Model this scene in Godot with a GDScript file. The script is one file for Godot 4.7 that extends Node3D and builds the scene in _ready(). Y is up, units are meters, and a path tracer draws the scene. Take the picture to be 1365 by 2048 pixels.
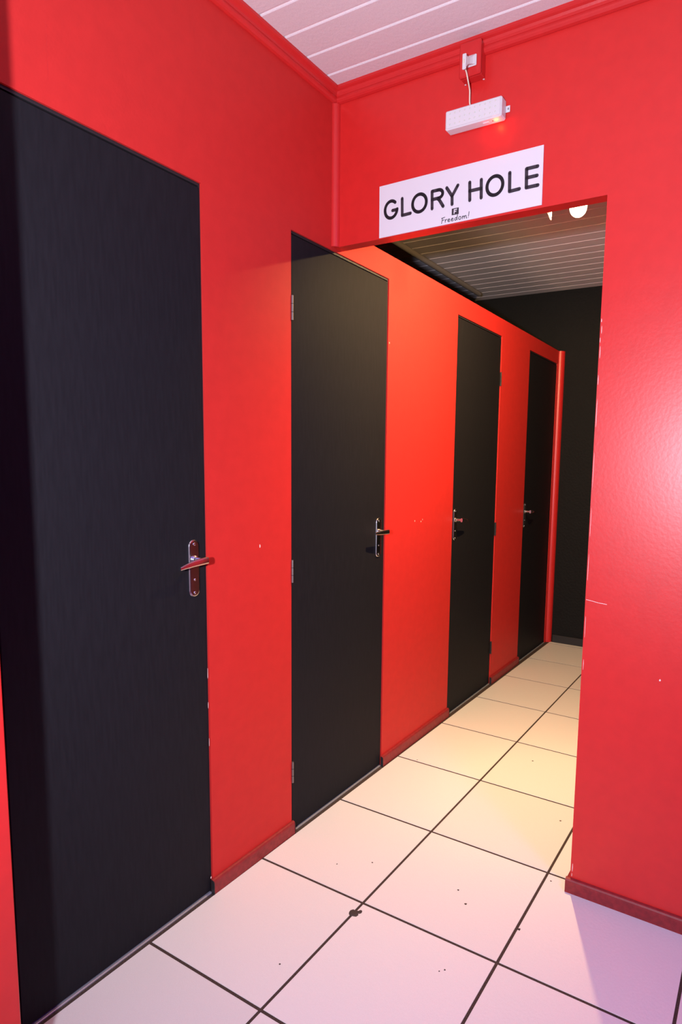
extends Node3D

# ---------------------------------------------------------------- measures (metres)
const TILE := 0.45
const CEIL := 2.663            # underside of the ceiling planks
const PART_TOP := 2.2196       # top of the cabin partition beyond the opening
const ZF := -0.6365            # face of the wall with the opening
const WF := 0.045              # its thickness
const XJ := 0.971              # right jamb of the opening
const HL := 2.1365             # underside of the header
const ZB := -3.432             # black end wall
const XR := 3.1                # right wall of the front room
const ZR := 3.3                # rear wall of the front room
const XC := -1.5               # outer wall of the cabins
const TURN := -0.0114          # the wall with the opening is a hair out of square
# doors: far edge, near edge, height, side of the handle (-1 far edge, 1 near edge)
const DOORS := [[-0.0205, 0.567, 2.126, -1], [-1.0094, -0.3967, 2.124, -1], [-2.2721, -1.6708, 2.1215, 1], [-3.3718, -2.7606, 2.1238, 1]]

var M := {}
var rng := RandomNumberGenerator.new()
var wall_front_root: Node3D

# ---------------------------------------------------------------- mesh helpers
func new_st() -> SurfaceTool:
	var st := SurfaceTool.new()
	st.begin(Mesh.PRIMITIVE_TRIANGLES)
	return st

func tri(st: SurfaceTool, a: Vector3, b: Vector3, c: Vector3, away: Vector3) -> void:
	# one flat triangle that faces along "away"; Godot's front faces run clockwise
	var n := (c - a).cross(b - a)
	if n.length() < 1e-12:
		return
	n = n.normalized()
	if n.dot(away) < 0.0:
		var t := b
		b = c
		c = t
		n = -n
	for p in [a, b, c]:
		st.set_normal(n)
		st.set_uv(Vector2(p.x + p.z, p.y))
		st.add_vertex(p)

func quad(st: SurfaceTool, a: Vector3, b: Vector3, c: Vector3, d: Vector3, away: Vector3) -> void:
	tri(st, a, b, c, away)
	tri(st, a, c, d, away)

func box(st: SurfaceTool, lo: Vector3, hi: Vector3, bev := 0.0) -> void:
	# a box from corner to corner with chamfered edges
	var c := (lo + hi) * 0.5
	var h := (hi - lo) * 0.5
	var b: float = minf(bev, minf(h.x, minf(h.y, h.z)) * 0.95)
	for ax in 3:
		var u := (ax + 1) % 3
		var v := (ax + 2) % 3
		for s in [-1.0, 1.0]:
			var q := []
			for k in [[-1, -1], [1, -1], [1, 1], [-1, 1]]:
				var p := Vector3.ZERO
				p[ax] = s * h[ax]
				p[u] = k[0] * (h[u] - b)
				p[v] = k[1] * (h[v] - b)
				q.append(c + p)
			var n := Vector3.ZERO
			n[ax] = s
			quad(st, q[0], q[1], q[2], q[3], n)
	if b <= 0.0:
		return
	for ax in 3:
		var u := (ax + 1) % 3
		var v := (ax + 2) % 3
		for su in [-1.0, 1.0]:
			for sv in [-1.0, 1.0]:
				var q := []
				for e in [[-1, 0], [1, 0], [1, 1], [-1, 1]]:
					var p := Vector3.ZERO
					p[ax] = e[0] * (h[ax] - b)
					p[u] = su * (h[u] - (b if e[1] == 0 else 0.0))
					p[v] = sv * (h[v] - (0.0 if e[1] == 0 else b))
					q.append(c + p)
				var n := Vector3.ZERO
				n[u] = su
				n[v] = sv
				quad(st, q[0], q[1], q[2], q[3], n)
	for sx in [-1.0, 1.0]:
		for sy in [-1.0, 1.0]:
			for sz in [-1.0, 1.0]:
				var s := Vector3(sx, sy, sz)
				tri(st, c + s * Vector3(h.x, h.y - b, h.z - b), c + s * Vector3(h.x - b, h.y, h.z - b), c + s * Vector3(h.x - b, h.y - b, h.z), s)

func prism(st: SurfaceTool, poly: PackedVector2Array, xf: Transform3D, depth: float) -> void:
	# poly in the local xy plane, extruded from z = 0 to z = depth
	if Geometry2D.is_polygon_clockwise(poly):
		poly.reverse()
	var idx := Geometry2D.triangulate_polygon(poly)
	var zn := xf.basis * Vector3.BACK
	for i in range(0, idx.size(), 3):
		var p := []
		for k in 3:
			var q := poly[idx[i + k]]
			p.append(Vector3(q.x, q.y, 0))
		var up := Vector3(0, 0, depth)
		tri(st, xf * (p[0] + up), xf * (p[1] + up), xf * (p[2] + up), zn)
		tri(st, xf * p[0], xf * p[1], xf * p[2], -zn)
	for i in poly.size():
		var a := poly[i]
		var b := poly[(i + 1) % poly.size()]
		var o := Vector3(b.y - a.y, a.x - b.x, 0)
		quad(st, xf * Vector3(a.x, a.y, 0), xf * Vector3(b.x, b.y, 0), xf * Vector3(b.x, b.y, depth), xf * Vector3(a.x, a.y, depth), xf.basis * o)

func tube(st: SurfaceTool, pts: Array, r, sides := 10) -> void:
	# round sweep along points with smooth normals and closed ends; r is a number or one radius for each point
	var rings := []
	var ref := Vector3.UP
	for i in pts.size():
		var t: Vector3 = ((pts[mini(i + 1, pts.size() - 1)] - pts[maxi(i - 1, 0)]) as Vector3).normalized()
		if absf(t.dot(ref)) > 0.95:
			ref = Vector3.RIGHT if absf(t.x) < 0.9 else Vector3.BACK
		var u := t.cross(ref).normalized()
		var v := t.cross(u).normalized()
		var rr: float = r[i] if r is Array else r
		var ring := []
		for k in sides:
			var a := TAU * k / sides
			var n := u * cos(a) + v * sin(a)
			ring.append([pts[i] + n * rr, n])
		rings.append(ring)
	for i in rings.size() - 1:
		for k in sides:
			var a = rings[i][k]
			var b = rings[i][(k + 1) % sides]
			var c = rings[i + 1][(k + 1) % sides]
			var d = rings[i + 1][k]
			for t3 in [[a, b, c], [a, c, d]]:
				var f = t3
				var n: Vector3 = ((f[2][0] - f[0][0]) as Vector3).cross(f[1][0] - f[0][0])
				if n.dot(f[0][1] + f[1][1] + f[2][1]) < 0.0:
					f = [f[0], f[2], f[1]]
				for p in f:
					st.set_normal(p[1])
					st.set_uv(Vector2(p[0].x + p[0].z, p[0].y))
					st.add_vertex(p[0])
	for e in [0, rings.size() - 1]:
		var o: Vector3 = pts[e] - pts[1 if e == 0 else rings.size() - 2]
		for k in sides:
			tri(st, pts[e], rings[e][k][0], rings[e][(k + 1) % sides][0], o)

func lathe(st: SurfaceTool, prof: Array, xf: Transform3D, sides := 20) -> void:
	# prof: Vector2(radius, height) round the local y axis, smooth
	for i in prof.size() - 1:
		var p: Vector2 = prof[i]
		var q: Vector2 = prof[i + 1]
		var d := (q - p).normalized()
		for k in sides:
			var vs := []
			for e in [[p, k], [p, k + 1], [q, k + 1], [q, k]]:
				var a: float = TAU * e[1] / sides
				var pr: Vector2 = e[0]
				vs.append([xf * Vector3(pr.x * cos(a), pr.y, pr.x * sin(a)), (xf.basis * Vector3(d.y * cos(a), -d.x, d.y * sin(a))).normalized()])
			for t3 in [[0, 1, 2], [0, 2, 3]]:
				var f := [vs[t3[0]], vs[t3[1]], vs[t3[2]]]
				var n: Vector3 = ((f[2][0] - f[0][0]) as Vector3).cross(f[1][0] - f[0][0])
				if n.length() < 1e-14:
					continue
				var sgn := 1.0
				if n.dot(f[0][1] + f[1][1] + f[2][1]) < 0.0:
					f = [f[0], f[2], f[1]]
				for w in f:
					st.set_normal(w[1] * sgn)
					st.set_uv(Vector2(w[0].x, w[0].y))
					st.add_vertex(w[0])

func strokes(st: SurfaceTool, lines: Array, w: float, h: float) -> void:
	# printed strokes with round ends in the xy plane at height h: one quad a segment, one disc a point
	for ln in lines:
		for i in ln.size():
			var p: Vector2 = ln[i]
			for k in 14:
				var a := TAU * k / 14.0
				var b := TAU * (k + 1) / 14.0
				tri(st, Vector3(p.x, p.y, h), Vector3(p.x + cos(a) * w, p.y + sin(a) * w, h), Vector3(p.x + cos(b) * w, p.y + sin(b) * w, h), Vector3.BACK)
			if i + 1 < ln.size():
				var q: Vector2 = ln[i + 1]
				var n := (q - p).normalized().orthogonal() * w
				quad(st, Vector3(p.x + n.x, p.y + n.y, h), Vector3(q.x + n.x, q.y + n.y, h), Vector3(q.x - n.x, q.y - n.y, h), Vector3(p.x - n.x, p.y - n.y, h), Vector3.BACK)

func arc(c: Vector2, r: Vector2, a0: float, a1: float, n := 16) -> Array:
	var out := []
	for i in n + 1:
		var a := deg_to_rad(lerpf(a0, a1, float(i) / n))
		out.append(c + Vector2(cos(a) * r.x, sin(a) * r.y))
	return out

# ---------------------------------------------------------------- node helpers
func mesh(called: String, st: SurfaceTool, mat: Material, parent: Node) -> MeshInstance3D:
	var o := MeshInstance3D.new()
	o.name = called
	o.mesh = st.commit()
	o.material_override = mat
	parent.add_child(o, true)
	return o

func copy_of(called: String, shared: Mesh, mat: Material, at: Vector3, parent: Node) -> MeshInstance3D:
	var o := MeshInstance3D.new()
	o.name = called
	o.mesh = shared
	o.material_override = mat
	o.position = at
	parent.add_child(o, true)
	return o

func tag(o: Node, label: String, category: String, group := "") -> Node:
	o.set_meta("label", label)
	o.set_meta("category", category)
	if group:
		o.set_meta("group", group)
	return o

func setting(o: Node, label: String, category: String) -> Node:
	o.set_meta("kind", "structure")
	return tag(o, label, category)

func root(called: String, at: Vector3, turn := 0.0) -> Node3D:
	var o := Node3D.new()
	o.name = called
	o.position = at
	o.rotation.y = turn
	add_child(o, true)
	return o

# ---------------------------------------------------------------- materials
func noise_tex(freq: float, seed_no: int, ramp: Array, normal := false, bump := 1.0, fractal := 4) -> NoiseTexture2D:
	var n := FastNoiseLite.new()
	n.seed = seed_no
	n.frequency = freq
	n.noise_type = FastNoiseLite.TYPE_SIMPLEX_SMOOTH
	n.fractal_octaves = fractal
	var t := NoiseTexture2D.new()
	t.width = 512
	t.height = 512
	t.seamless = true
	t.noise = n
	t.as_normal_map = normal
	t.bump_strength = bump
	if not normal:
		var g := Gradient.new()
		g.set_color(0, ramp[0])
		g.set_color(1, ramp[1])
		t.color_ramp = g
	return t

func plain(called: String, col: Color, rough: float, metal := 0.0) -> StandardMaterial3D:
	var m := StandardMaterial3D.new()
	m.resource_name = called
	m.albedo_color = col
	m.roughness = rough
	m.metallic = metal
	return m

func surfaced(m: StandardMaterial3D, scale: Vector3, tex: Texture2D, nrm: Texture2D, amount := 0.3) -> StandardMaterial3D:
	m.uv1_triplanar = true
	m.uv1_world_triplanar = true
	m.uv1_scale = scale
	if tex:
		m.albedo_texture = tex
	if nrm:
		m.normal_enabled = true
		m.normal_texture = nrm
		m.normal_scale = amount
	return m

func make_materials() -> void:
	var soft := noise_tex(0.012, 3, [Color(0.96, 0.96, 0.96), Color(1, 1, 1)])
	var roller := noise_tex(0.05, 5, [], true, 6.0, 3)
	M.red = surfaced(plain("red satin wall paint", Color8(208, 39, 36), 0.37), Vector3(2.5, 2.5, 2.5), soft, roller, 0.025)
	M.red_left = surfaced(plain("red eggshell partition paint", Color8(199, 45, 42), 0.5), Vector3(2.5, 2.5, 2.5), soft, roller, 0.025)
	M.red_left.metallic_specular = 0.28
	M.red_trim = surfaced(plain("red trim paint", Color8(203, 38, 38), 0.38), Vector3(3, 3, 3), soft, roller, 0.03)
	M.red_base = surfaced(plain("dull red paint on skirting tile", Color8(150, 36, 40), 0.55), Vector3(4, 4, 4), noise_tex(0.02, 8, [Color(0.8, 0.8, 0.8), Color(1, 1, 1)]), roller, 0.1)
	var grain := noise_tex(0.02, 11, [Color(0.88, 0.88, 0.88), Color(1, 1, 1)], false, 1.0, 5)
	M.black = surfaced(plain("black satin door paint", Color8(31, 30, 34), 0.55), Vector3(9, 0.9, 9), grain, roller, 0.02)
	M.black.metallic_specular = 0.2
	M.frame = plain("black door frame paint", Color8(34, 32, 34), 0.55)
	M.black_wall = surfaced(plain("black wall paint", Color8(26, 26, 27), 0.75), Vector3(1.5, 1.5, 1.5), soft, roller, 0.3)
	M.black_wall.metallic_specular = 0.25
	M.pale = surfaced(plain("pale grey wall paint", Color8(205, 203, 208), 0.7), Vector3(2, 2, 2), soft, roller, 0.05)
	M.tile = []
	for k in 4:
		var s := 1.0 - 0.012 * k
		M.tile.append(surfaced(plain("white glazed floor tile", Color(0.9 * s, 0.885 * s, 0.875 * s), 0.46), Vector3(3, 3, 3), noise_tex(0.25, 20 + k, [Color(0.95, 0.945, 0.94), Color(1, 1, 1)], false, 1.0, 3), roller, 0.05))
	M.grout = surfaced(plain("brown grey grout", Color8(80, 63, 54), 0.9), Vector3(8, 8, 8), noise_tex(0.04, 31, [Color(0.6, 0.58, 0.56), Color(1, 1, 1)]), roller, 0.5)
	M.dirt = plain("dark dried dirt", Color8(62, 50, 44), 0.85)
	M.plank = surfaced(plain("pale grey plastic ceiling plank", Color8(224, 214, 216), 0.45), Vector3(2, 2, 2), noise_tex(0.2, 41, [Color(0.94, 0.93, 0.93), Color(1, 1, 1)], false, 1.0, 2), roller, 0.06)
	M.groove = plain("white plastic joint strip", Color8(244, 240, 241), 0.35)
	M.white = plain("white plastic", Color8(214, 212, 214), 0.35)
	M.white_board = plain("white printed board", Color8(216, 213, 218), 0.5)
	M.ink = plain("black print", Color8(46, 42, 50), 0.6)
	M.chrome = plain("polished chrome", Color8(205, 205, 208), 0.22, 1.0)
	M.hole = plain("dark opening", Color8(12, 12, 12), 0.8)
	M.steel = plain("worn hinge steel", Color8(128, 124, 122), 0.4, 0.8)
	M.alu = plain("aluminium strip", Color8(190, 190, 196), 0.4, 0.6)
	M.cord = plain("cream cable", Color8(226, 212, 190), 0.5)
	M.pipe = plain("grey pipe", Color8(120, 112, 108), 0.5)
	M.chip = plain("bare plaster under chipped paint", Color8(236, 205, 198), 0.8)
	M.led = plain("clear diode", Color8(205, 205, 196), 0.2)
	M.plate = plain("white lamp plate", Color8(238, 236, 232), 0.5)
	var e := plain("lit bulb glass", Color8(255, 240, 215), 0.4)
	e.emission_enabled = true
	e.emission = Color8(255, 224, 176)
	e.emission_energy_multiplier = 14.0
	M.bulb = e
	var d := plain("lit red indicator", Color8(255, 90, 50), 0.3)
	d.emission_enabled = true
	d.emission = Color8(255, 110, 60)
	d.emission_energy_multiplier = 12.0
	M.indicator = d
	var p := plain("lit violet tube", Color8(225, 190, 255), 0.4)
	p.emission_enabled = true
	p.emission = Color8(190, 110, 255)
	p.emission_energy_multiplier = 2.5
	M.violet = p

# ---------------------------------------------------------------- camera, sky and the large lights
func make_view() -> void:
	var cam := Camera3D.new()
	cam.name = "camera"
	cam.position = Vector3(1.4358, 1.3644, 1.2711)
	cam.rotation_order = EULER_ORDER_YXZ
	cam.rotation_degrees = Vector3(-6.6731, 29.7617, 1.2301)
	cam.projection = Camera3D.PROJECTION_FRUSTUM
	cam.near = 0.05
	cam.far = 60.0
	var f := 1247.2217
	cam.size = 2048.0 / f * cam.near
	cam.frustum_offset = Vector2(-140.5164, 49.5133) / f * cam.near
	cam.keep_aspect = Camera3D.KEEP_HEIGHT
	add_child(cam)
	cam.current = true
	var we := WorldEnvironment.new()
	we.name = "environment"
	var env := Environment.new()
	env.background_mode = Environment.BG_COLOR
	env.background_color = Color(0, 0, 0)
	env.tonemap_mode = Environment.TONE_MAPPER_LINEAR
	env.tonemap_exposure = 0.82
	env.sdfgi_enabled = true
	env.ssao_enabled = true
	env.ssil_enabled = true
	we.environment = env
	add_child(we)
	# the photographer's hand flash, held left of and behind the lens
	var flash := SpotLight3D.new()
	flash.name = "hand_flash"
	flash.position = Vector3(1.2, 1.42, 1.6)
	flash.light_color = Color8(230, 233, 252)
	flash.light_energy = 9.2
	flash.light_size = 0.035
	flash.spot_angle = 77.0
	flash.spot_angle_attenuation = 1.0
	flash.spot_range = 12.0
	flash.spot_attenuation = 2.0
	flash.shadow_enabled = true
	add_child(flash)
	flash.look_at(Vector3(0.2, 1.78, -0.6))

# ---------------------------------------------------------------- setting
func make_floor() -> void:
	var fl := root("floor", Vector3.ZERO)
	setting(fl, "white square floor tiles with dark brown grout lines", "floor")
	var st := new_st()
	box(st, Vector3(XC - 0.1, -0.06, ZB - 0.1), Vector3(XR + 0.1, -0.0011, ZR + 0.1))
	mesh("grout_bed", st, M.grout, fl)
	# the tile grid: one grout crossing at (0.4305, 0.2212), turned a hair against the walls
	var ang := -0.0044
	var o := Vector3(0.4305, 0, 0.2212)
	var g := 0.0043
	var shared := {}
	for i in range(-1, 7):
		for k in range(-7, 9):
			var x0 := i * TILE * 0.998
			var x1 := (i + 1) * TILE * 0.998
			var z1 := -k * TILE
			var z0 := z1 - TILE
			# cut the tile where it meets the walls
			x0 = maxf(x0, 0.0075 - o.x)
			x1 = minf(x1, XR - 0.006 - o.x)
			z0 = maxf(z0, ZB + 0.004 - o.z)
			z1 = minf(z1, ZR - 0.006 - o.z)
			if x1 - x0 < 0.03 or z1 - z0 < 0.03:
				continue
			var sx := x1 - x0 - 2 * g
			var sz := z1 - z0 - 2 * g
			var key := "%.3f %.3f" % [sx, sz]
			if not shared.has(key):
				var s := new_st()
				box(s, Vector3(-sx / 2, -0.009, -sz / 2), Vector3(sx / 2, 0.0, sz / 2), 0.0004)
				shared[key] = s.commit()
			var c := Vector3((x0 + x1) / 2, 0, (z0 + z1) / 2).rotated(Vector3.UP, ang) + o
			var t := copy_of("tile", shared[key], M.tile[rng.randi() % 4], c, fl)
			t.rotation.y = ang
	# dried dirt on the tiles and one spill of grout on a joint
	for sp in [[0.661, -0.439, 0.0035], [0.709, -0.393, 0.0042], [0.374, 0.087, 0.003], [0.348, -0.41, 0.003], [0.889, -0.378, 0.0055], [0.573, -1.425, 0.0045], [0.829, -1.006, 0.004], [0.112, -1.145, 0.003], [0.769, -0.13, 0.0028], [0.758, -0.118, 0.002], [0.25, -0.34, 0.0025], [0.905, -0.64, 0.003]]:
		blob(fl, "dirt_speck", sp[0], sp[1], sp[2], 0.0012)
	blob(fl, "grout_spill", 0.434, -0.178, 0.0145, 0.003)
	blob(fl, "grout_spill", 0.447, -0.19, 0.0095, 0.002)

func blob(parent: Node, called: String, x: float, z: float, r: float, h: float) -> void:
	var st := new_st()
	var n := 11
	var ring := []
	for k in n:
		var a := TAU * k / n
		var rr := r * rng.randf_range(0.65, 1.25)
		ring.append(Vector3(x + cos(a) * rr, 0.0, z + sin(a) * rr))
	var top := Vector3(x, h, z)
	for k in n:
		var a: Vector3 = ring[k]
		var b: Vector3 = ring[(k + 1) % n]
		var am := a.lerp(top, 0.35)
		var bm := b.lerp(top, 0.35)
		am.y = h * 0.85
		bm.y = h * 0.85
		quad(st, a, b, bm, am, (a + b) * 0.5 - Vector3(x, -0.01, z))
		tri(st, am, bm, top, Vector3.UP)
	mesh(called, st, M.dirt, parent)

func make_ceiling() -> void:
	var ce := root("ceiling", Vector3(0, CEIL, 0))
	setting(ce, "pale plastic plank ceiling with white joint strips between planks", "ceiling")
	var st := new_st()
	box(st, Vector3(XC - 0.1, 0.004, ZB - 0.1), Vector3(XR + 0.1, 0.08, ZR + 0.1))
	mesh("joint_strips", st, M.groove, ce)
	var pitch := 0.1075
	var w := pitch - 0.0085
	var s := new_st()
	box(s, Vector3(XC, 0.0, -w / 2), Vector3(XR, 0.0075, w / 2), 0.0018)
	var shared := s.commit()
	var z := -0.2255 - 30 * pitch + pitch / 2
	while z < ZR:
		if z - w / 2 > ZB - 0.08:
			copy_of("ceiling_plank", shared, M.plank, Vector3(0, 0, z), ce)
		z += pitch

func make_walls() -> void:
	var th := 0.04
	# left wall: red piers between the doors and a red band above each, full height in front of the opening
	var st := new_st()
	var wl := root("wall_left", Vector3.ZERO)
	setting(wl, "glossy red partition wall with four black doors along the passage", "wall")
	# outline in (z, y): the foot of the wall with a notch for each door, a step down where the cabins begin
	var out := PackedVector2Array([Vector2(ZR, CEIL), Vector2(ZR, 0)])
	for d in DOORS:
		out.append_array([Vector2(d[1], 0), Vector2(d[1], d[2]), Vector2(d[0], d[2]), Vector2(d[0], 0)])
	out.append_array([Vector2(ZB, 0), Vector2(ZB, PART_TOP), Vector2(ZF - WF * 0.5, PART_TOP), Vector2(ZF - WF * 0.5, CEIL)])
	prism(st, out, Transform3D(Basis(Vector3(0, 0, 1), Vector3(0, 1, 0), Vector3(1, 0, 0)), Vector3(-th, 0, 0)), th)
	mesh("panel", st, M.red_left, wl)
	# chipped paint on the left wall
	for c in [[1.086, -0.241, 0.006, 0.0028], [1.098, -1.27, 0.005, 0.0022], [1.092, -1.33, 0.0035, 0.0035], [1.1, -1.345, 0.004, 0.0015], [1.868, -1.02, 0.004, 0.002], [0.72, -0.014, 0.02, 0.0012], [0.62, -0.014, 0.012, 0.0012], [0.5, -0.015, 0.016, 0.001], [0.055, -0.013, 0.004, 0.003]]:
		chip(wl, Vector3(0, c[0], c[1]), c[3], c[2], Vector3.RIGHT)
	# bare edge beside the first door, worn by hands
	for c in [[0.93, 0.569, 0.06], [0.82, 0.569, 0.045], [0.7, 0.569, 0.03], [0.56, 0.5695, 0.012]]:
		chip(wl, Vector3(0, c[0], c[1]), 0.0016, c[2], Vector3.RIGHT)
	# board joint above the first door
	chip(wl, Vector3(0, 2.235, 0.402), 0.0006, 0.07, Vector3.RIGHT, M.red_trim)
	# red return of the wall beside the first door
	var pr := new_st()
	box(pr, Vector3(0.0, 0, 0.663), Vector3(0.2, CEIL, 0.82), 0.002)
	setting(mesh("wall_return", pr, M.red, self), "red wall return projecting beside the nearest black door", "wall")
	# wall with the opening
	wall_front_root = root("wall_front", Vector3(0, 0, ZF), TURN)
	setting(wall_front_root, "red wall with the passage opening and a header over it", "wall")
	var wf := new_st()
	prism(wf, PackedVector2Array([Vector2(0, HL), Vector2(XJ, HL), Vector2(XJ, 0), Vector2(XR, 0), Vector2(XR, CEIL), Vector2(0, CEIL)]), Transform3D(Basis.IDENTITY, Vector3(0, 0, -WF)), WF)
	mesh("panel", wf, M.red, wall_front_root)
	for c in [[XJ + 0.003, 1.79, 0.0011, 0.006], [XJ + 0.0045, 1.765, 0.0009, 0.012], [XJ + 0.002, 1.735, 0.0009, 0.008], [XJ + 0.0035, 1.70, 0.0008, 0.02], [XJ + 0.0025, 1.62, 0.0008, 0.016], [XJ + 0.003, 1.52, 0.0006, 0.05], [XJ + 0.003, 1.36, 0.0006, 0.06], [XJ + 0.0035, 1.2, 0.0006, 0.05], [XJ + 0.0035, 1.06, 0.0005, 0.05], [XJ + 0.004, 0.88, 0.0007, 0.035], [XJ + 0.005, 0.76, 0.0007, 0.02], [XJ + 0.006, 0.085, 0.0012, 0.016], [XJ + 0.005, 0.058, 0.001, 0.006], [1.2, 0.752, 0.003, 0.0035]]:
		chip(wall_front_root, Vector3(c[0], c[1], 0), c[2], c[3], Vector3.BACK)
	var sc := new_st()
	strokes(sc, [[Vector2(0.974, 0.963), Vector2(0.99, 0.961), Vector2(1.012, 0.9575), Vector2(1.036, 0.956)]], 0.0007, 0.0004)
	mesh("scratch", sc, M.chip, wall_front_root)
	# end wall, cabin wall and the rest of the rooms
	var wb := new_st()
	box(wb, Vector3(XC - 0.1, 0, ZB - 0.1), Vector3(1.5, CEIL, ZB))
	setting(mesh("wall_back", wb, M.black_wall, self), "black painted wall closing the end of the passage", "wall")
	var bb := new_st()
	box(bb, Vector3(0.045, 0.0, ZB), Vector3(1.4, 0.06, ZB + 0.011), 0.002)
	setting(mesh("baseboard_back", bb, M.frame, self), "black skirting along the foot of the black end wall", "baseboard")
	var wc := new_st()
	box(wc, Vector3(XC - 0.1, 0, ZB), Vector3(XC, CEIL, ZR + 0.1))
	setting(mesh("wall_cabins", wc, M.black_wall, self), "dark outer wall behind the cabins", "wall")
	var wp := new_st()
	box(wp, Vector3(1.3, 0, ZB), Vector3(1.36, CEIL, ZF - WF - 0.02))
	setting(mesh("wall_passage_right", wp, M.black_wall, self), "black right side wall of the passage behind the opening", "wall")
	var wx := new_st()
	box(wx, Vector3(XR, 0, ZF - 0.15), Vector3(XR + 0.1, CEIL, ZR + 0.1))
	setting(mesh("wall_right", wx, M.black_wall, self), "black right wall of the front room", "wall")
	var wz := new_st()
	box(wz, Vector3(-0.1, 0, ZR), Vector3(XR, CEIL, ZR + 0.1))
	setting(mesh("wall_rear", wz, M.pale, self), "pale grey rear wall of the front room", "wall")

func chip(parent: Node, at: Vector3, w: float, h: float, n: Vector3, mat: Material = null) -> void:
	# a flake of bare plaster with a ragged outline, h is half its height
	var st := new_st()
	var side := Vector3.UP.cross(n)
	var k := 9
	var ring := []
	for i in k:
		var a := TAU * i / k
		ring.append(at + n * 0.0004 + side * (cos(a) * w * rng.randf_range(0.6, 1.2)) + Vector3.UP * (sin(a) * h * rng.randf_range(0.75, 1.1)))
	for i in k:
		tri(st, at + n * 0.0004, ring[i], ring[(i + 1) % k], n)
	mesh("paint_chip", st, mat if mat else M.chip, parent)

func quarter(st: SurfaceTool, r: float, xf: Transform3D, length: float) -> void:
	# quarter round moulding: its right angle lies in the corner at the local origin, it runs along local z
	var pts := PackedVector2Array([Vector2(0, 0)])
	for i in 9:
		var a := deg_to_rad(90.0 * i / 8.0)
		pts.append(Vector2(cos(a), sin(a)) * r)
	prism(st, pts, xf, length)

func cornice(st: SurfaceTool, xf: Transform3D, length: float) -> void:
	# small plastic cornice: fillet under the ceiling, a cove and a bead on the wall
	var pts := PackedVector2Array([Vector2(0, 0), Vector2(0.03, 0), Vector2(0.03, -0.008), Vector2(0.026, -0.011), Vector2(0.019, -0.014), Vector2(0.0155, -0.02), Vector2(0.0145, -0.027), Vector2(0.016, -0.031), Vector2(0.017, -0.036), Vector2(0.0155, -0.041), Vector2(0.011, -0.0455), Vector2(0.004, -0.048), Vector2(0, -0.048)])
	prism(st, pts, xf, length)

func make_trims() -> void:
	var a := new_st()
	cornice(a, Transform3D(Basis.IDENTITY, Vector3(0, CEIL, ZF)), ZR - ZF)
	setting(mesh("trim_1", a, M.red_trim, self), "red cornice between the left wall and the plank ceiling", "moulding")
	# along the wall with the opening: local x points into the room (+z), local z runs along +x
	var b := new_st()
	var bs := Basis(Vector3(0, 0, 1), Vector3(0, 1, 0), Vector3(1, 0, 0))
	cornice(b, Transform3D(bs, Vector3(0.0, CEIL, 0)), XR)
	var o := mesh("trim_2", b, M.red_trim, self)
	o.position = Vector3(0, 0, ZF)
	o.rotation.y = TURN
	setting(o, "red cornice between the opening wall and the plank ceiling", "moulding")
	var c := new_st()
	var up := Basis(Vector3(1, 0, 0), Vector3(0, 0, 1), Vector3(0, 1, 0))
	quarter(c, 0.021, Transform3D(up, Vector3(0, HL - 0.001, ZF)), CEIL - 0.047 - HL)
	setting(mesh("trim_3", c, M.red_trim, self), "upright red quarter-round in the corner left of the white sign", "moulding")
	var d := new_st()
	quarter(d, 0.036, Transform3D(up, Vector3(0, 0, ZB)), PART_TOP)
	setting(mesh("trim_4", d, M.red_trim, self), "upright red corner moulding against the black end wall", "moulding")

func skirting(st: SurfaceTool, length: float, xf: Transform3D) -> void:
	# a strip of painted skirting tile with a rounded top; the lip catches the light
	var pts := PackedVector2Array([Vector2(0, 0), Vector2(0.0125, 0), Vector2(0.0125, 0.035), Vector2(0.0118, 0.041), Vector2(0.009, 0.0455), Vector2(0.004, 0.0472), Vector2(0, 0.0475)])
	prism(st, pts, xf, length)

func make_baseboards() -> void:
	var spans := [[-0.3967, -0.0205, "red skirting tile strip between the nearest two black doors"], [-1.6708, -1.0094, "red skirting tile strip between the second and third black doors"], [-2.7606, -2.2721, "red skirting tile strip between the two farthest black doors"]]
	for s in spans:
		var st := new_st()
		skirting(st, s[1] - s[0] + 0.012, Transform3D(Basis.IDENTITY, Vector3(0, 0, 0)))
		var o := mesh("baseboard_left", st, M.red_base, self)
		o.position = Vector3(0, 0, s[0] - 0.006)
		setting(o, s[2], "baseboard")
		# black paint run over the ends of the strip
		for e in [-0.0005, s[1] - s[0] + 0.0105]:
			var k := new_st()
			skirting(k, 0.002, Transform3D(Basis(Vector3(1.1, 0, 0), Vector3(0, 0.97, 0), Vector3(0, 0, 1)), Vector3(0, 0, e)))
			mesh("painted_end", k, M.frame, o)
	var st := new_st()
	var bs := Basis(Vector3(0, 0, 1), Vector3(0, 1, 0), Vector3(1, 0, 0))
	skirting(st, XR - XJ + 0.012, Transform3D(bs, Vector3(XJ - 0.0125, 0, 0.0)))
	# its return through the opening
	skirting(st, WF, Transform3D(Basis(Vector3(-1, 0, 0), Vector3(0, 1, 0), Vector3(0, 0, -1)), Vector3(XJ, 0, 0.0)))
	var o := mesh("baseboard_front", st, M.red_base, self)
	o.position = Vector3(0, 0, ZF)
	o.rotation.y = TURN
	setting(o, "dark red skirting tile strip at the foot of the opening wall", "baseboard")

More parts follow.
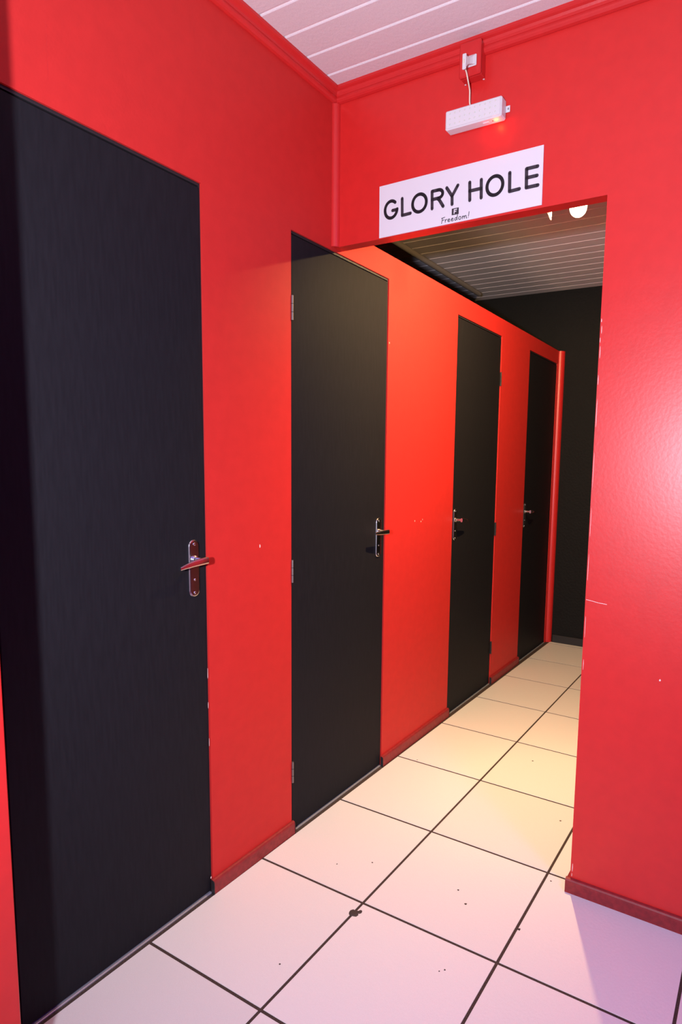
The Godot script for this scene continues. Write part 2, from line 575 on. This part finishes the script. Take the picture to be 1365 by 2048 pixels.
# ---------------------------------------------------------------- doors
func make_doors() -> void:
	var words := ["black flush door nearest the red wall return, chrome lever handle", "black flush door under the end of the header, hinges showing", "black flush door in the middle of the passage, handle on its near edge", "black flush door beside the red corner moulding of the end wall"]
	for i in 4:
		var d: Array = DOORS[i]
		var r := root("door_%d" % (i + 1), Vector3(0, 0, (d[0] + d[1]) / 2))
		setting(r, words[i], "door")
		var w: float = (d[1] - d[0]) / 2
		var h: float = d[2]
		# frame lining inside the wall opening
		var st := new_st()
		box(st, Vector3(-0.085, 0, -w), Vector3(-0.0065, h, -w + 0.0035))
		box(st, Vector3(-0.085, 0, w - 0.0035), Vector3(-0.0065, h, w))
		box(st, Vector3(-0.085, h - 0.0075, -w + 0.0035), Vector3(-0.0065, h, w - 0.0035))
		# the rebate the leaf closes against
		box(st, Vector3(-0.085, 0, -w + 0.0035), Vector3(-0.042, h - 0.0075, -w + 0.018))
		box(st, Vector3(-0.085, 0, w - 0.018), Vector3(-0.042, h - 0.0075, w - 0.0035))
		box(st, Vector3(-0.085, h - 0.022, -w + 0.018), Vector3(-0.042, h - 0.0075, w - 0.018))
		mesh("frame", st, M.frame, r)
		var lf := new_st()
		box(lf, Vector3(-0.0405, 0.009, -w + 0.0055), Vector3(-0.0035, h - 0.0125, w - 0.0055), 0.0014)
		mesh("leaf", lf, M.black, r)
		var sl := new_st()
		box(sl, Vector3(-0.085, -0.0014, -w + 0.004), Vector3(0.0006, 0.0042, w - 0.004), 0.001)
		mesh("threshold_strip", sl, M.alu, r)
		# hinges on the side away from the handle
		var hs: float = -float(d[3])
		var hm: Material = M.steel if i == 1 else M.frame
		for hy in ([1.875, 0.98, 0.236] if i in [1, 2] else []):
			var hg := new_st()
			var hz := hs * (w - 0.0035)
			tube(hg, [Vector3(0.0025, hy - 0.04, hz), Vector3(0.0025, hy + 0.04, hz)], 0.0042, 10)
			box(hg, Vector3(-0.03, hy - 0.038, hz - 0.0009), Vector3(0.0015, hy + 0.038, hz + 0.0009))
			var hn := mesh("hinge", hg, hm, r)
			for jy in [hy - 0.014, hy + 0.013]:
				var jn := new_st()
				tube(jn, [Vector3(0.0025, jy - 0.0008, hz), Vector3(0.0025, jy + 0.0008, hz)], 0.0046, 10)
				mesh("knuckle_joint", jn, M.hole, hn)
		make_handle(r, float(d[3]) * (w - [0.0495, 0.051, 0.0368, 0.0308][i]), -float(d[3]), 1.0485 if i < 3 else 1.0325, [0.014, 0.001, 0.009, 0.004][i])

func make_handle(r: Node3D, z: float, dir: float, y: float, droop: float) -> void:
	# long plate with round ends, lever pointing away from the free edge
	var hr := Node3D.new()
	hr.name = "handle"
	hr.position = Vector3(-0.0035, y, z)
	r.add_child(hr, true)
	hr.set_meta("label", "chrome lever handle on a long rounded plate")
	var side := Basis(Vector3(0, 0, 1), Vector3(0, 1, 0), Vector3(1, 0, 0))
	var hw := 0.0185
	var hh := 0.084
	var st := new_st()
	var steps := [[0.0, 0.0], [0.0025, 0.0], [0.0048, 0.0016], [0.0056, 0.0042]]
	var outl := []
	for s in steps:
		var ring := []
		var ww: float = hw - s[1]
		for k in 17:
			var a := PI * k / 16.0
			ring.append(Vector2(cos(a) * ww, hh - hw + sin(a) * ww))
		for k in 17:
			var a := PI + PI * k / 16.0
			ring.append(Vector2(cos(a) * ww, -(hh - hw) + sin(a) * ww))
		outl.append(ring)
	for i in outl.size() - 1:
		for k in outl[i].size():
			var k2: int = (k + 1) % outl[i].size()
			var p: Vector2 = outl[i][k]
			var q: Vector2 = outl[i][k2]
			var p2: Vector2 = outl[i + 1][k]
			var q2: Vector2 = outl[i + 1][k2]
			quad(st, Vector3(steps[i][0], p.y, p.x), Vector3(steps[i][0], q.y, q.x), Vector3(steps[i + 1][0], q2.y, q2.x), Vector3(steps[i + 1][0], p2.y, p2.x), Vector3(0.004, p.y, p.x) - Vector3(0, clampf(p.y, -hh + hw, hh - hw), 0))
	prism(st, PackedVector2Array(outl[3]), Transform3D(side, Vector3(0.0051, 0, 0)), 0.0005)
	mesh("plate", st, M.chrome, hr)
	# lever: a neck out of the plate, then a flat tapering grip, bent a little back
	var ly := 0.0265
	var lv := new_st()
	lathe(lv, [Vector2(0.0, 0.0052), Vector2(0.0115, 0.0052), Vector2(0.0115, 0.009), Vector2(0.0085, 0.0115), Vector2(0.0075, 0.016), Vector2(0.0075, 0.04), Vector2(0.0, 0.04)], Transform3D(Basis(Vector3(0, 0, 1), Vector3(1, 0, 0), Vector3(0, 1, 0)), Vector3(0, ly, 0)), 18)
	var n := 12
	var rings := []
	for k in n + 1:
		var t := float(k) / n
		var zz := dir * lerpf(-0.012, 0.08, t)
		var hgt := lerpf(0.0105, 0.0048, t * t)
		var thick := lerpf(0.0062, 0.0034, t)
		var cx := 0.0455 - 0.006 * t * t
		var cy := ly - droop * (0.35 * t + 0.65 * t * t)
		var ring := []
		for j in 14:
			var a := TAU * j / 14.0
			var ca := cos(a)
			var sa := sin(a)
			ring.append(Vector3(cx + signf(ca) * pow(absf(ca), 0.7) * thick, cy + signf(sa) * pow(absf(sa), 0.7) * hgt, zz))
		rings.append(ring)
	for k in n:
		for j in 14:
			var a: Vector3 = rings[k][j]
			var b: Vector3 = rings[k][(j + 1) % 14]
			var c: Vector3 = rings[k + 1][(j + 1) % 14]
			var d: Vector3 = rings[k + 1][j]
			var mid := Vector3(0.0455 - 0.006 * pow((k + 0.5) / n, 2.0), (a.y + b.y + c.y + d.y) / 4.0, 0)
			var cen := Vector3.ZERO
			for p in rings[k]:
				cen += p / 14.0
			quad(lv, a, b, c, d, (a + b) * 0.5 - cen)
	for e in [0, n]:
		var cen := Vector3.ZERO
		for p in rings[e]:
			cen += p / 14.0
		for j in 14:
			tri(lv, cen, rings[e][j], rings[e][(j + 1) % 14], Vector3(0, 0, dir * (1.0 if e == n else -1.0)))
	mesh("lever", lv, M.chrome, hr)
	for s in [[0.0715, 0.0042], [-0.0715, 0.0042], [-0.033, 0.0034]]:
		var sc := new_st()
		lathe(sc, [Vector2(s[1], 0.0056), Vector2(s[1], 0.0066), Vector2(s[1] * 0.6, 0.0076), Vector2(0.0, 0.0079)], Transform3D(Basis(Vector3(0, 0, 1), Vector3(1, 0, 0), Vector3(0, 1, 0)), Vector3(0, s[0], 0)), 14)
		mesh("screw", sc, M.chrome, hr)

# ---------------------------------------------------------------- the sign
func make_sign() -> void:
	var w := 0.584
	var h := 0.1695
	var r := root("sign_board", Vector3.ZERO)
	r.transform = Transform3D(Basis(Vector3.UP, TURN), Vector3(0, 0, ZF)) * Transform3D(Basis(Vector3.BACK, 0.0085), Vector3(0.194, 2.1385, 0.0))
	tag(r, "white sign reading GLORY HOLE in black capitals on the red header", "sign")
	var st := new_st()
	box(st, Vector3(0, 0, 0.0003), Vector3(w, h, 0.003), 0.0004)
	mesh("board", st, M.white_board, r)
	var t := 0.0054       # half the stroke
	var yb := 0.0585      # foot of the capitals (stroke centre)
	var yt := 0.1125      # head of the capitals
	var ym := (yb + yt) / 2
	var hv := (yt - yb) / 2
	var caps := {
		"G": [[0.0485, 0.0255, [arc(Vector2(0, 0), Vector2(0.0245, hv + 0.0005), 48, 355, 26) + [Vector2(0.0222, -0.004), Vector2(0.006, -0.004)]]]],
		"O1": [[0.160, 0.0, [arc(Vector2(0, 0), Vector2(0.0265, hv + 0.0008), 0, 360, 32)]]],
		"O2": [[0.430, 0.0, [arc(Vector2(0, 0), Vector2(0.0265, hv + 0.0008), 0, 360, 32)]]],
	}
	for k in ["G", "O1", "O2"]:
		var e = caps[k][0]
		var s := new_st()
		var ls := []
		for ln in e[2]:
			var moved := []
			for p in ln:
				moved.append(p + Vector2(e[0], ym))
			ls.append(moved)
		strokes(s, ls, t, 0.0034)
		mesh("letter", s, M.ink, r)
	var rest := [
		[[Vector2(0.0925, yt), Vector2(0.0935, yb), Vector2(0.1255, yb + 0.001)]],
		[[Vector2(0.2085, yb), Vector2(0.2075, yt), Vector2(0.2275, yt)] + arc(Vector2(0.2325, (yt + ym) / 2 + 0.0008), Vector2(0.0145, (yt - ym) / 2 - 0.0008), 90, -90, 10) + [Vector2(0.2085, ym + 0.0012)], [Vector2(0.2275, ym + 0.0012), Vector2(0.2345, ym - 0.004), Vector2(0.2495, yb)]],
		[[Vector2(0.2615, yt), Vector2(0.2815, ym - 0.002), Vector2(0.3015, yt)], [Vector2(0.2815, ym - 0.002), Vector2(0.282, yb)]],
		[[Vector2(0.3435, yt), Vector2(0.345, yb)], [Vector2(0.3835, yt), Vector2(0.3845, yb)], [Vector2(0.344, ym + 0.001), Vector2(0.384, ym + 0.001)]],
		[[Vector2(0.4785, yt), Vector2(0.4795, yb), Vector2(0.511, yb + 0.001)]],
		[[Vector2(0.567, yt), Vector2(0.5325, yt), Vector2(0.5335, yb), Vector2(0.5695, yb)], [Vector2(0.5335, ym + 0.001), Vector2(0.566, ym + 0.001)]],
	]
	for ls in rest:
		var s := new_st()
		strokes(s, ls, t, 0.0034)
		mesh("letter", s, M.ink, r)
	# the small square mark with a white F
	var lg := new_st()
	var cx := 0.294
	box(lg, Vector3(cx - 0.0125, 0.0245, 0.0028), Vector3(cx + 0.0125, 0.0445, 0.0034))
	var mark := mesh("logo_square", lg, M.ink, r)
	var ff := new_st()
	for b in [[-0.0055, 0.0275, -0.0022, 0.0415], [-0.0022, 0.0383, 0.0062, 0.0415], [-0.0022, 0.0328, 0.004, 0.0355]]:
		quad(ff, Vector3(cx + b[0], b[1], 0.0037), Vector3(cx + b[2], b[1], 0.0037), Vector3(cx + b[2] + 0.0006, b[3], 0.0037), Vector3(cx + b[0] + 0.0006, b[3], 0.0037), Vector3.BACK)
	mesh("logo_letter", ff, M.white_board, mark)
	# handwritten word
	var ox := 0.2435
	var oy := 0.0055
	var hand := [
		[[Vector2(1.0, 0.0), Vector2(2.6, 8.5), Vector2(3.2, 13.0)], [Vector2(0.6, 13.0), Vector2(5, 13.6), Vector2(9.5, 14.6)], [Vector2(2.2, 7.4), Vector2(7.2, 8.2)]],
		[[Vector2(11, 8.2), Vector2(11.2, 1.2)], [Vector2(11.2, 4.5), Vector2(13.2, 7.4), Vector2(16, 8.0)]],
		[[Vector2(18.2, 4.6), Vector2(23.6, 5.2), Vector2(22.8, 7.8), Vector2(20.2, 8.0), Vector2(18.2, 5.6), Vector2(18.6, 2.2), Vector2(21.2, 0.9), Vector2(24.4, 2.2)]],
		[[Vector2(27.4, 4.6), Vector2(32.8, 5.2), Vector2(32, 7.8), Vector2(29.4, 8.0), Vector2(27.4, 5.6), Vector2(27.8, 2.2), Vector2(30.4, 0.9), Vector2(33.6, 2.2)]],
		[[Vector2(42.8, 6.6), Vector2(40.4, 8.0), Vector2(37.4, 6.0), Vector2(37, 2.2), Vector2(39.4, 0.9), Vector2(42.2, 3.6), Vector2(44.6, 15.0)], [Vector2(44.6, 15.0), Vector2(43.0, 5.0), Vector2(43.8, 1.0)]],
		[arc(Vector2(50.8, 4.6), Vector2(3.5, 3.6), 100, 460, 14)],
		[[Vector2(57.8, 8.0), Vector2(58, 1.2)], [Vector2(58, 4.6), Vector2(60.6, 7.8), Vector2(62.6, 7.0), Vector2(62.8, 1.2)], [Vector2(62.8, 4.6), Vector2(65.4, 8.0), Vector2(67.6, 7.2), Vector2(68.2, 1.2), Vector2(69.4, 1.0)]],
		[[Vector2(75.4, 15.6), Vector2(73.8, 5.0)], [Vector2(73.2, 1.2), Vector2(73.3, 1.4)]],
	]
	for ls in hand:
		var s := new_st()
		var put := []
		for ln in ls:
			var pl := []
			for p in ln:
				pl.append(Vector2(ox + p.x * 0.00133, oy + p.y * 0.00122))
			put.append(pl)
		strokes(s, put, 0.0011, 0.0034)
		mesh("script_letter", s, M.ink, r)

# ---------------------------------------------------------------- emergency light, box, lamp, pipe
func on_front() -> Transform3D:
	return Transform3D(Basis(Vector3.UP, TURN), Vector3(0, 0, ZF))

func make_emergency_light() -> void:
	var r := root("emergency_light", Vector3.ZERO)
	r.transform = on_front() * Transform3D(Basis.IDENTITY, Vector3(0.556, 2.438, 0))
	tag(r, "white battery emergency light with rows of diodes above the white sign", "light")
	var w := 0.0955
	var h := 0.0285
	var st := new_st()
	box(st, Vector3(-w, -h, 0.001), Vector3(w, h, 0.0385), 0.004)
	mesh("housing", st, M.white, r)
	var pn := new_st()
	box(pn, Vector3(-w + 0.004, -h + 0.0035, 0.036), Vector3(w - 0.004, h - 0.0035, 0.0402), 0.0012)
	var lens := mesh("lens_panel", pn, M.white, r)
	var ld := new_st()
	lathe(ld, [Vector2(0.0026, 0.0), Vector2(0.0026, 0.0006), Vector2(0.0016, 0.0012), Vector2(0, 0.0014)], Transform3D(Basis(Vector3(1, 0, 0), Vector3(0, 0, 1), Vector3(0, -1, 0)), Vector3.ZERO), 10)
	var shared := ld.commit()
	for i in 10:
		for k in 3:
			copy_of("diode", shared, M.led, Vector3(-0.0765 + i * 0.017, -0.0155 + k * 0.0155, 0.0402), lens)
	# underside: switch, test hole, lit indicator
	var sw := new_st()
	box(sw, Vector3(0.028, -h - 0.0018, 0.013), Vector3(0.048, -h + 0.001, 0.023), 0.0008)
	mesh("switch", sw, M.white, r)
	var th := new_st()
	lathe(th, [Vector2(0.0022, 0.0), Vector2(0.0022, -0.0006), Vector2(0, -0.0006)], Transform3D(Basis.IDENTITY, Vector3(0.0605, -h, 0.02)), 10)
	mesh("test_hole", th, M.hole, r)
	var ind := new_st()
	lathe(ind, [Vector2(0.0027, 0.001), Vector2(0.0027, -0.0014), Vector2(0.0016, -0.0028), Vector2(0.0, -0.0032)], Transform3D(Basis.IDENTITY, Vector3(0.072, -h, 0.02)), 12)
	mesh("indicator", ind, M.indicator, r)
	var il := OmniLight3D.new()
	il.name = "indicator_light"
	il.position = Vector3(0.072, -h - 0.006, 0.02)
	il.light_color = Color8(255, 70, 30)
	il.light_energy = 0.0045
	il.light_size = 0.004
	il.omni_range = 6.0
	il.omni_attenuation = 2.0
	il.shadow_enabled = true
	r.add_child(il)
	var tb := new_st()
	box(tb, Vector3(w - 0.002, -0.006, 0.0012), Vector3(w + 0.0125, 0.0125, 0.0028), 0.0005)
	var tab := mesh("hanging_tab", tb, M.white, r)
	var th2 := new_st()
	strokes(th2, [arc(Vector2(w + 0.0072, 0.0035), Vector2(0.0018, 0.0022), 0, 360, 10)], 0.0007, 0.0031)
	mesh("tab_mark", th2, M.ink, tab)
	# cable up to the plug in the box
	var cd := new_st()
	var raw := [Vector3(-0.0150, 0.0260, 0.0120), Vector3(-0.0217, 0.0429, 0.0150), Vector3(-0.0215, 0.0628, 0.0180), Vector3(-0.0193, 0.0781, 0.0240), Vector3(-0.0162, 0.0936, 0.0430), Vector3(-0.0151, 0.1100, 0.0580), Vector3(-0.0154, 0.1180, 0.0720), Vector3(-0.0120, 0.1230, 0.0835), Vector3(-0.0120, 0.1320, 0.0845)]
	var cv := Curve3D.new()
	for i in raw.size():
		var t: Vector3 = (raw[mini(i + 1, raw.size() - 1)] - raw[maxi(i - 1, 0)]) / 6.0
		cv.add_point(raw[i], -t, t)
	cv.bake_interval = 0.004
	tube(cd, Array(cv.get_baked_points()), 0.0023, 8)
	mesh("power_cord", cd, M.cord, r)
	# plug: flange on the box, waisted body, grip at the outer end
	var pg := new_st()
	var c := Vector3(0.551 - 0.556, 2.585 - 2.438, 0.0415)
	box(pg, c + Vector3(-0.016, -0.016, 0), c + Vector3(0.016, 0.016, 0.006), 0.0022)
	var sect := [[0.006, 0.013, 0.014], [0.012, 0.009, 0.0105], [0.02, 0.0065, 0.009], [0.03, 0.0055, 0.0105], [0.037, 0.0055, 0.0165]]
	for i in sect.size() - 1:
		var s0: Array = sect[i]
		var s1: Array = sect[i + 1]
		for q in [[-1, -1, 1, -1], [1, -1, 1, 1], [1, 1, -1, 1], [-1, 1, -1, -1]]:
			var sh0 := Vector3(-0.007 * i / 4.0, -0.018 * i / 4.0, s0[0])
			var sh1 := Vector3(-0.007 * (i + 1) / 4.0, -0.018 * (i + 1) / 4.0, s1[0])
			quad(pg, c + sh0 + Vector3(q[0] * s0[1], q[1] * s0[2], 0), c + sh0 + Vector3(q[2] * s0[1], q[3] * s0[2], 0), c + sh1 + Vector3(q[2] * s1[1], q[3] * s1[2], 0), c + sh1 + Vector3(q[0] * s1[1], q[1] * s1[2], 0), Vector3(q[0] + q[2], q[1] + q[3], 0))
	box(pg, c + Vector3(-0.0135, -0.041, 0.036), c + Vector3(-0.0005, 0.003, 0.042), 0.0022)
	mesh("plug", pg, M.white, r)

func make_outlet_box() -> void:
	var r := root("outlet_box", Vector3.ZERO)
	r.transform = on_front() * Transform3D(Basis.IDENTITY, Vector3(0.5425, 2.548, 0))
	tag(r, "red painted surface outlet box under the cornice holding the white plug", "outlet box")
	var st := new_st()
	box(st, Vector3(-0.0345, 0, 0), Vector3(0.0345, 0.096, 0.03), 0.002)
	mesh("back_box", st, M.red_trim, r)
	var fp := new_st()
	box(fp, Vector3(-0.036, -0.001, 0.0302), Vector3(0.036, 0.0975, 0.0412), 0.003)
	mesh("face_plate", fp, M.red_trim, r)
	for x in [-0.031, 0.031]:
		var s := new_st()
		box(s, Vector3(x - 0.0028, -0.0016, 0.001), Vector3(x + 0.0028, 0.0005, 0.0045), 0.0006)
		mesh("screw_tab", s, M.white, r)

func make_bulb_lamp() -> void:
	# bare bulb on a cord beyond the header: its shadow lines on the left wall and on the floor meet here
	var at := Vector3(0.752, 2.3, -1.1)
	var r := root("hanging_lamp", Vector3(at.x, CEIL, at.z))
	tag(r, "glowing warm bare bulb hanging just behind the red header", "lamp")
	var y := at.y - CEIL
	var st := new_st()
	lathe(st, [Vector2(0, 0), Vector2(0.045, 0), Vector2(0.045, -0.012), Vector2(0.03, -0.024), Vector2(0.005, -0.028), Vector2(0, -0.028)], Transform3D.IDENTITY, 20)
	mesh("ceiling_rose", st, M.white, r)
	var cd := new_st()
	tube(cd, [Vector3(0, -0.026, 0), Vector3(0.001, -0.12, 0), Vector3(0, y + 0.12, 0)], 0.003, 8)
	mesh("cord", cd, M.white, r)
	var so := new_st()
	lathe(so, [Vector2(0.0, 0.125), Vector2(0.012, 0.122), Vector2(0.02, 0.11), Vector2(0.021, 0.07), Vector2(0.024, 0.045), Vector2(0.03, 0.026), Vector2(0.034, 0.0135), Vector2(0.034, 0.0125), Vector2(0.031, 0.0122), Vector2(0, 0.0122)], Transform3D(Basis.IDENTITY, Vector3(0, y, 0)), 20)
	mesh("socket", so, M.white, r)
	var bl := new_st()
	var pf := [Vector2(0.0, 0.0115), Vector2(0.0305, 0.0115)]
	for k in 9:
		var a := deg_to_rad(8.0 - 98.0 * k / 8.0)
		pf.append(Vector2(cos(a) * 0.031, 0.004 + sin(a) * 0.033))
	lathe(bl, pf, Transform3D(Basis.IDENTITY, Vector3(0, y, 0)), 24)
	mesh("bulb", bl, M.bulb, r)
	var l := SpotLight3D.new()
	l.name = "bulb_light"
	l.position = Vector3(0, y + 0.0105, 0)
	l.basis = Basis.looking_at(Vector3(-0.5, -0.6, -0.55), Vector3.RIGHT)
	l.light_color = Color8(255, 211, 146)
	l.light_energy = 10.0
	l.light_size = 0.01
	l.spot_angle = 89.0
	l.spot_angle_attenuation = 0.75
	l.spot_range = 12.0
	l.spot_attenuation = 2.0
	l.shadow_enabled = true
	r.add_child(l)

func make_white_tip() -> void:
	# small white card that hangs point down behind the header
	var st := new_st()
	prism(st, PackedVector2Array([Vector2(-0.05, 0.105), Vector2(0.004, 0.115), Vector2(0, 0), Vector2(-0.004, 0.002)]), Transform3D(Basis.IDENTITY, Vector3.ZERO), 0.0015)
	var o := mesh("hanging_card", st, M.plate, self)
	o.position = Vector3(0.652, 2.278, -1.1)
	tag(o, "white pointed card tip hanging below the header beside the bulb", "card")
	var cd := new_st()
	tube(cd, [Vector3(-0.02, 0.108, 0.0008), Vector3(-0.02, CEIL - 2.278, 0.0008)], 0.0008, 6)
	mesh("thread", cd, M.cord, o)

func make_pipe() -> void:
	var y := 2.625
	var r := root("ceiling_pipe", Vector3(-0.545, y, -3.13))
	tag(r, "thin grey pipe running under the plank ceiling above the cabins", "pipe")
	var st := new_st()
	tube(st, [Vector3(0.03, 0, 2.35), Vector3(0.012, 0, 1.2), Vector3(0, 0, 0.0), Vector3(0, 0.0, -0.012)], [0.017, 0.017, 0.017, 0.012], 14)
	mesh("pipe", st, M.pipe, r)
	for z in [1.25, 2.1]:
		var c := new_st()
		box(c, Vector3(-0.022, -0.004, z - 0.008), Vector3(0.024, 0.038, z + 0.008), 0.002)
		mesh("clip", c, M.pipe, r)

func make_violet_lamp() -> void:
	# violet lamp of the front room, outside the picture on the right: it tints the floor and the sides that face it
	var r := root("violet_ceiling_lamp", Vector3(2.35, CEIL, 0.55))
	tag(r, "violet glowing square ceiling lamp in the front room", "lamp")
	var st := new_st()
	box(st, Vector3(-0.2, -0.05, -0.2), Vector3(0.2, 0.0, 0.2), 0.006)
	mesh("housing", st, M.white, r)
	var df := new_st()
	box(df, Vector3(-0.18, -0.056, -0.18), Vector3(0.18, -0.05, 0.18), 0.002)
	mesh("diffuser", df, M.violet, r)
	var l := AreaLight3D.new()
	l.name = "violet_light"
	l.position = Vector3(0, -0.062, 0)
	l.rotation_degrees = Vector3(-90, 0, 0)
	l.area_size = Vector2(0.36, 0.36)
	l.light_color = Color8(132, 100, 255)
	l.light_energy = 3.4
	l.area_range = 12.0
	l.shadow_enabled = true
	r.add_child(l)

func _ready() -> void:
	rng.seed = 20417
	make_view()
	make_materials()
	make_floor()
	make_ceiling()
	make_walls()
	make_trims()
	make_baseboards()
	make_doors()
	make_sign()
	make_emergency_light()
	make_outlet_box()
	make_bulb_lamp()
	make_pipe()
	make_violet_lamp()
	make_white_tip()
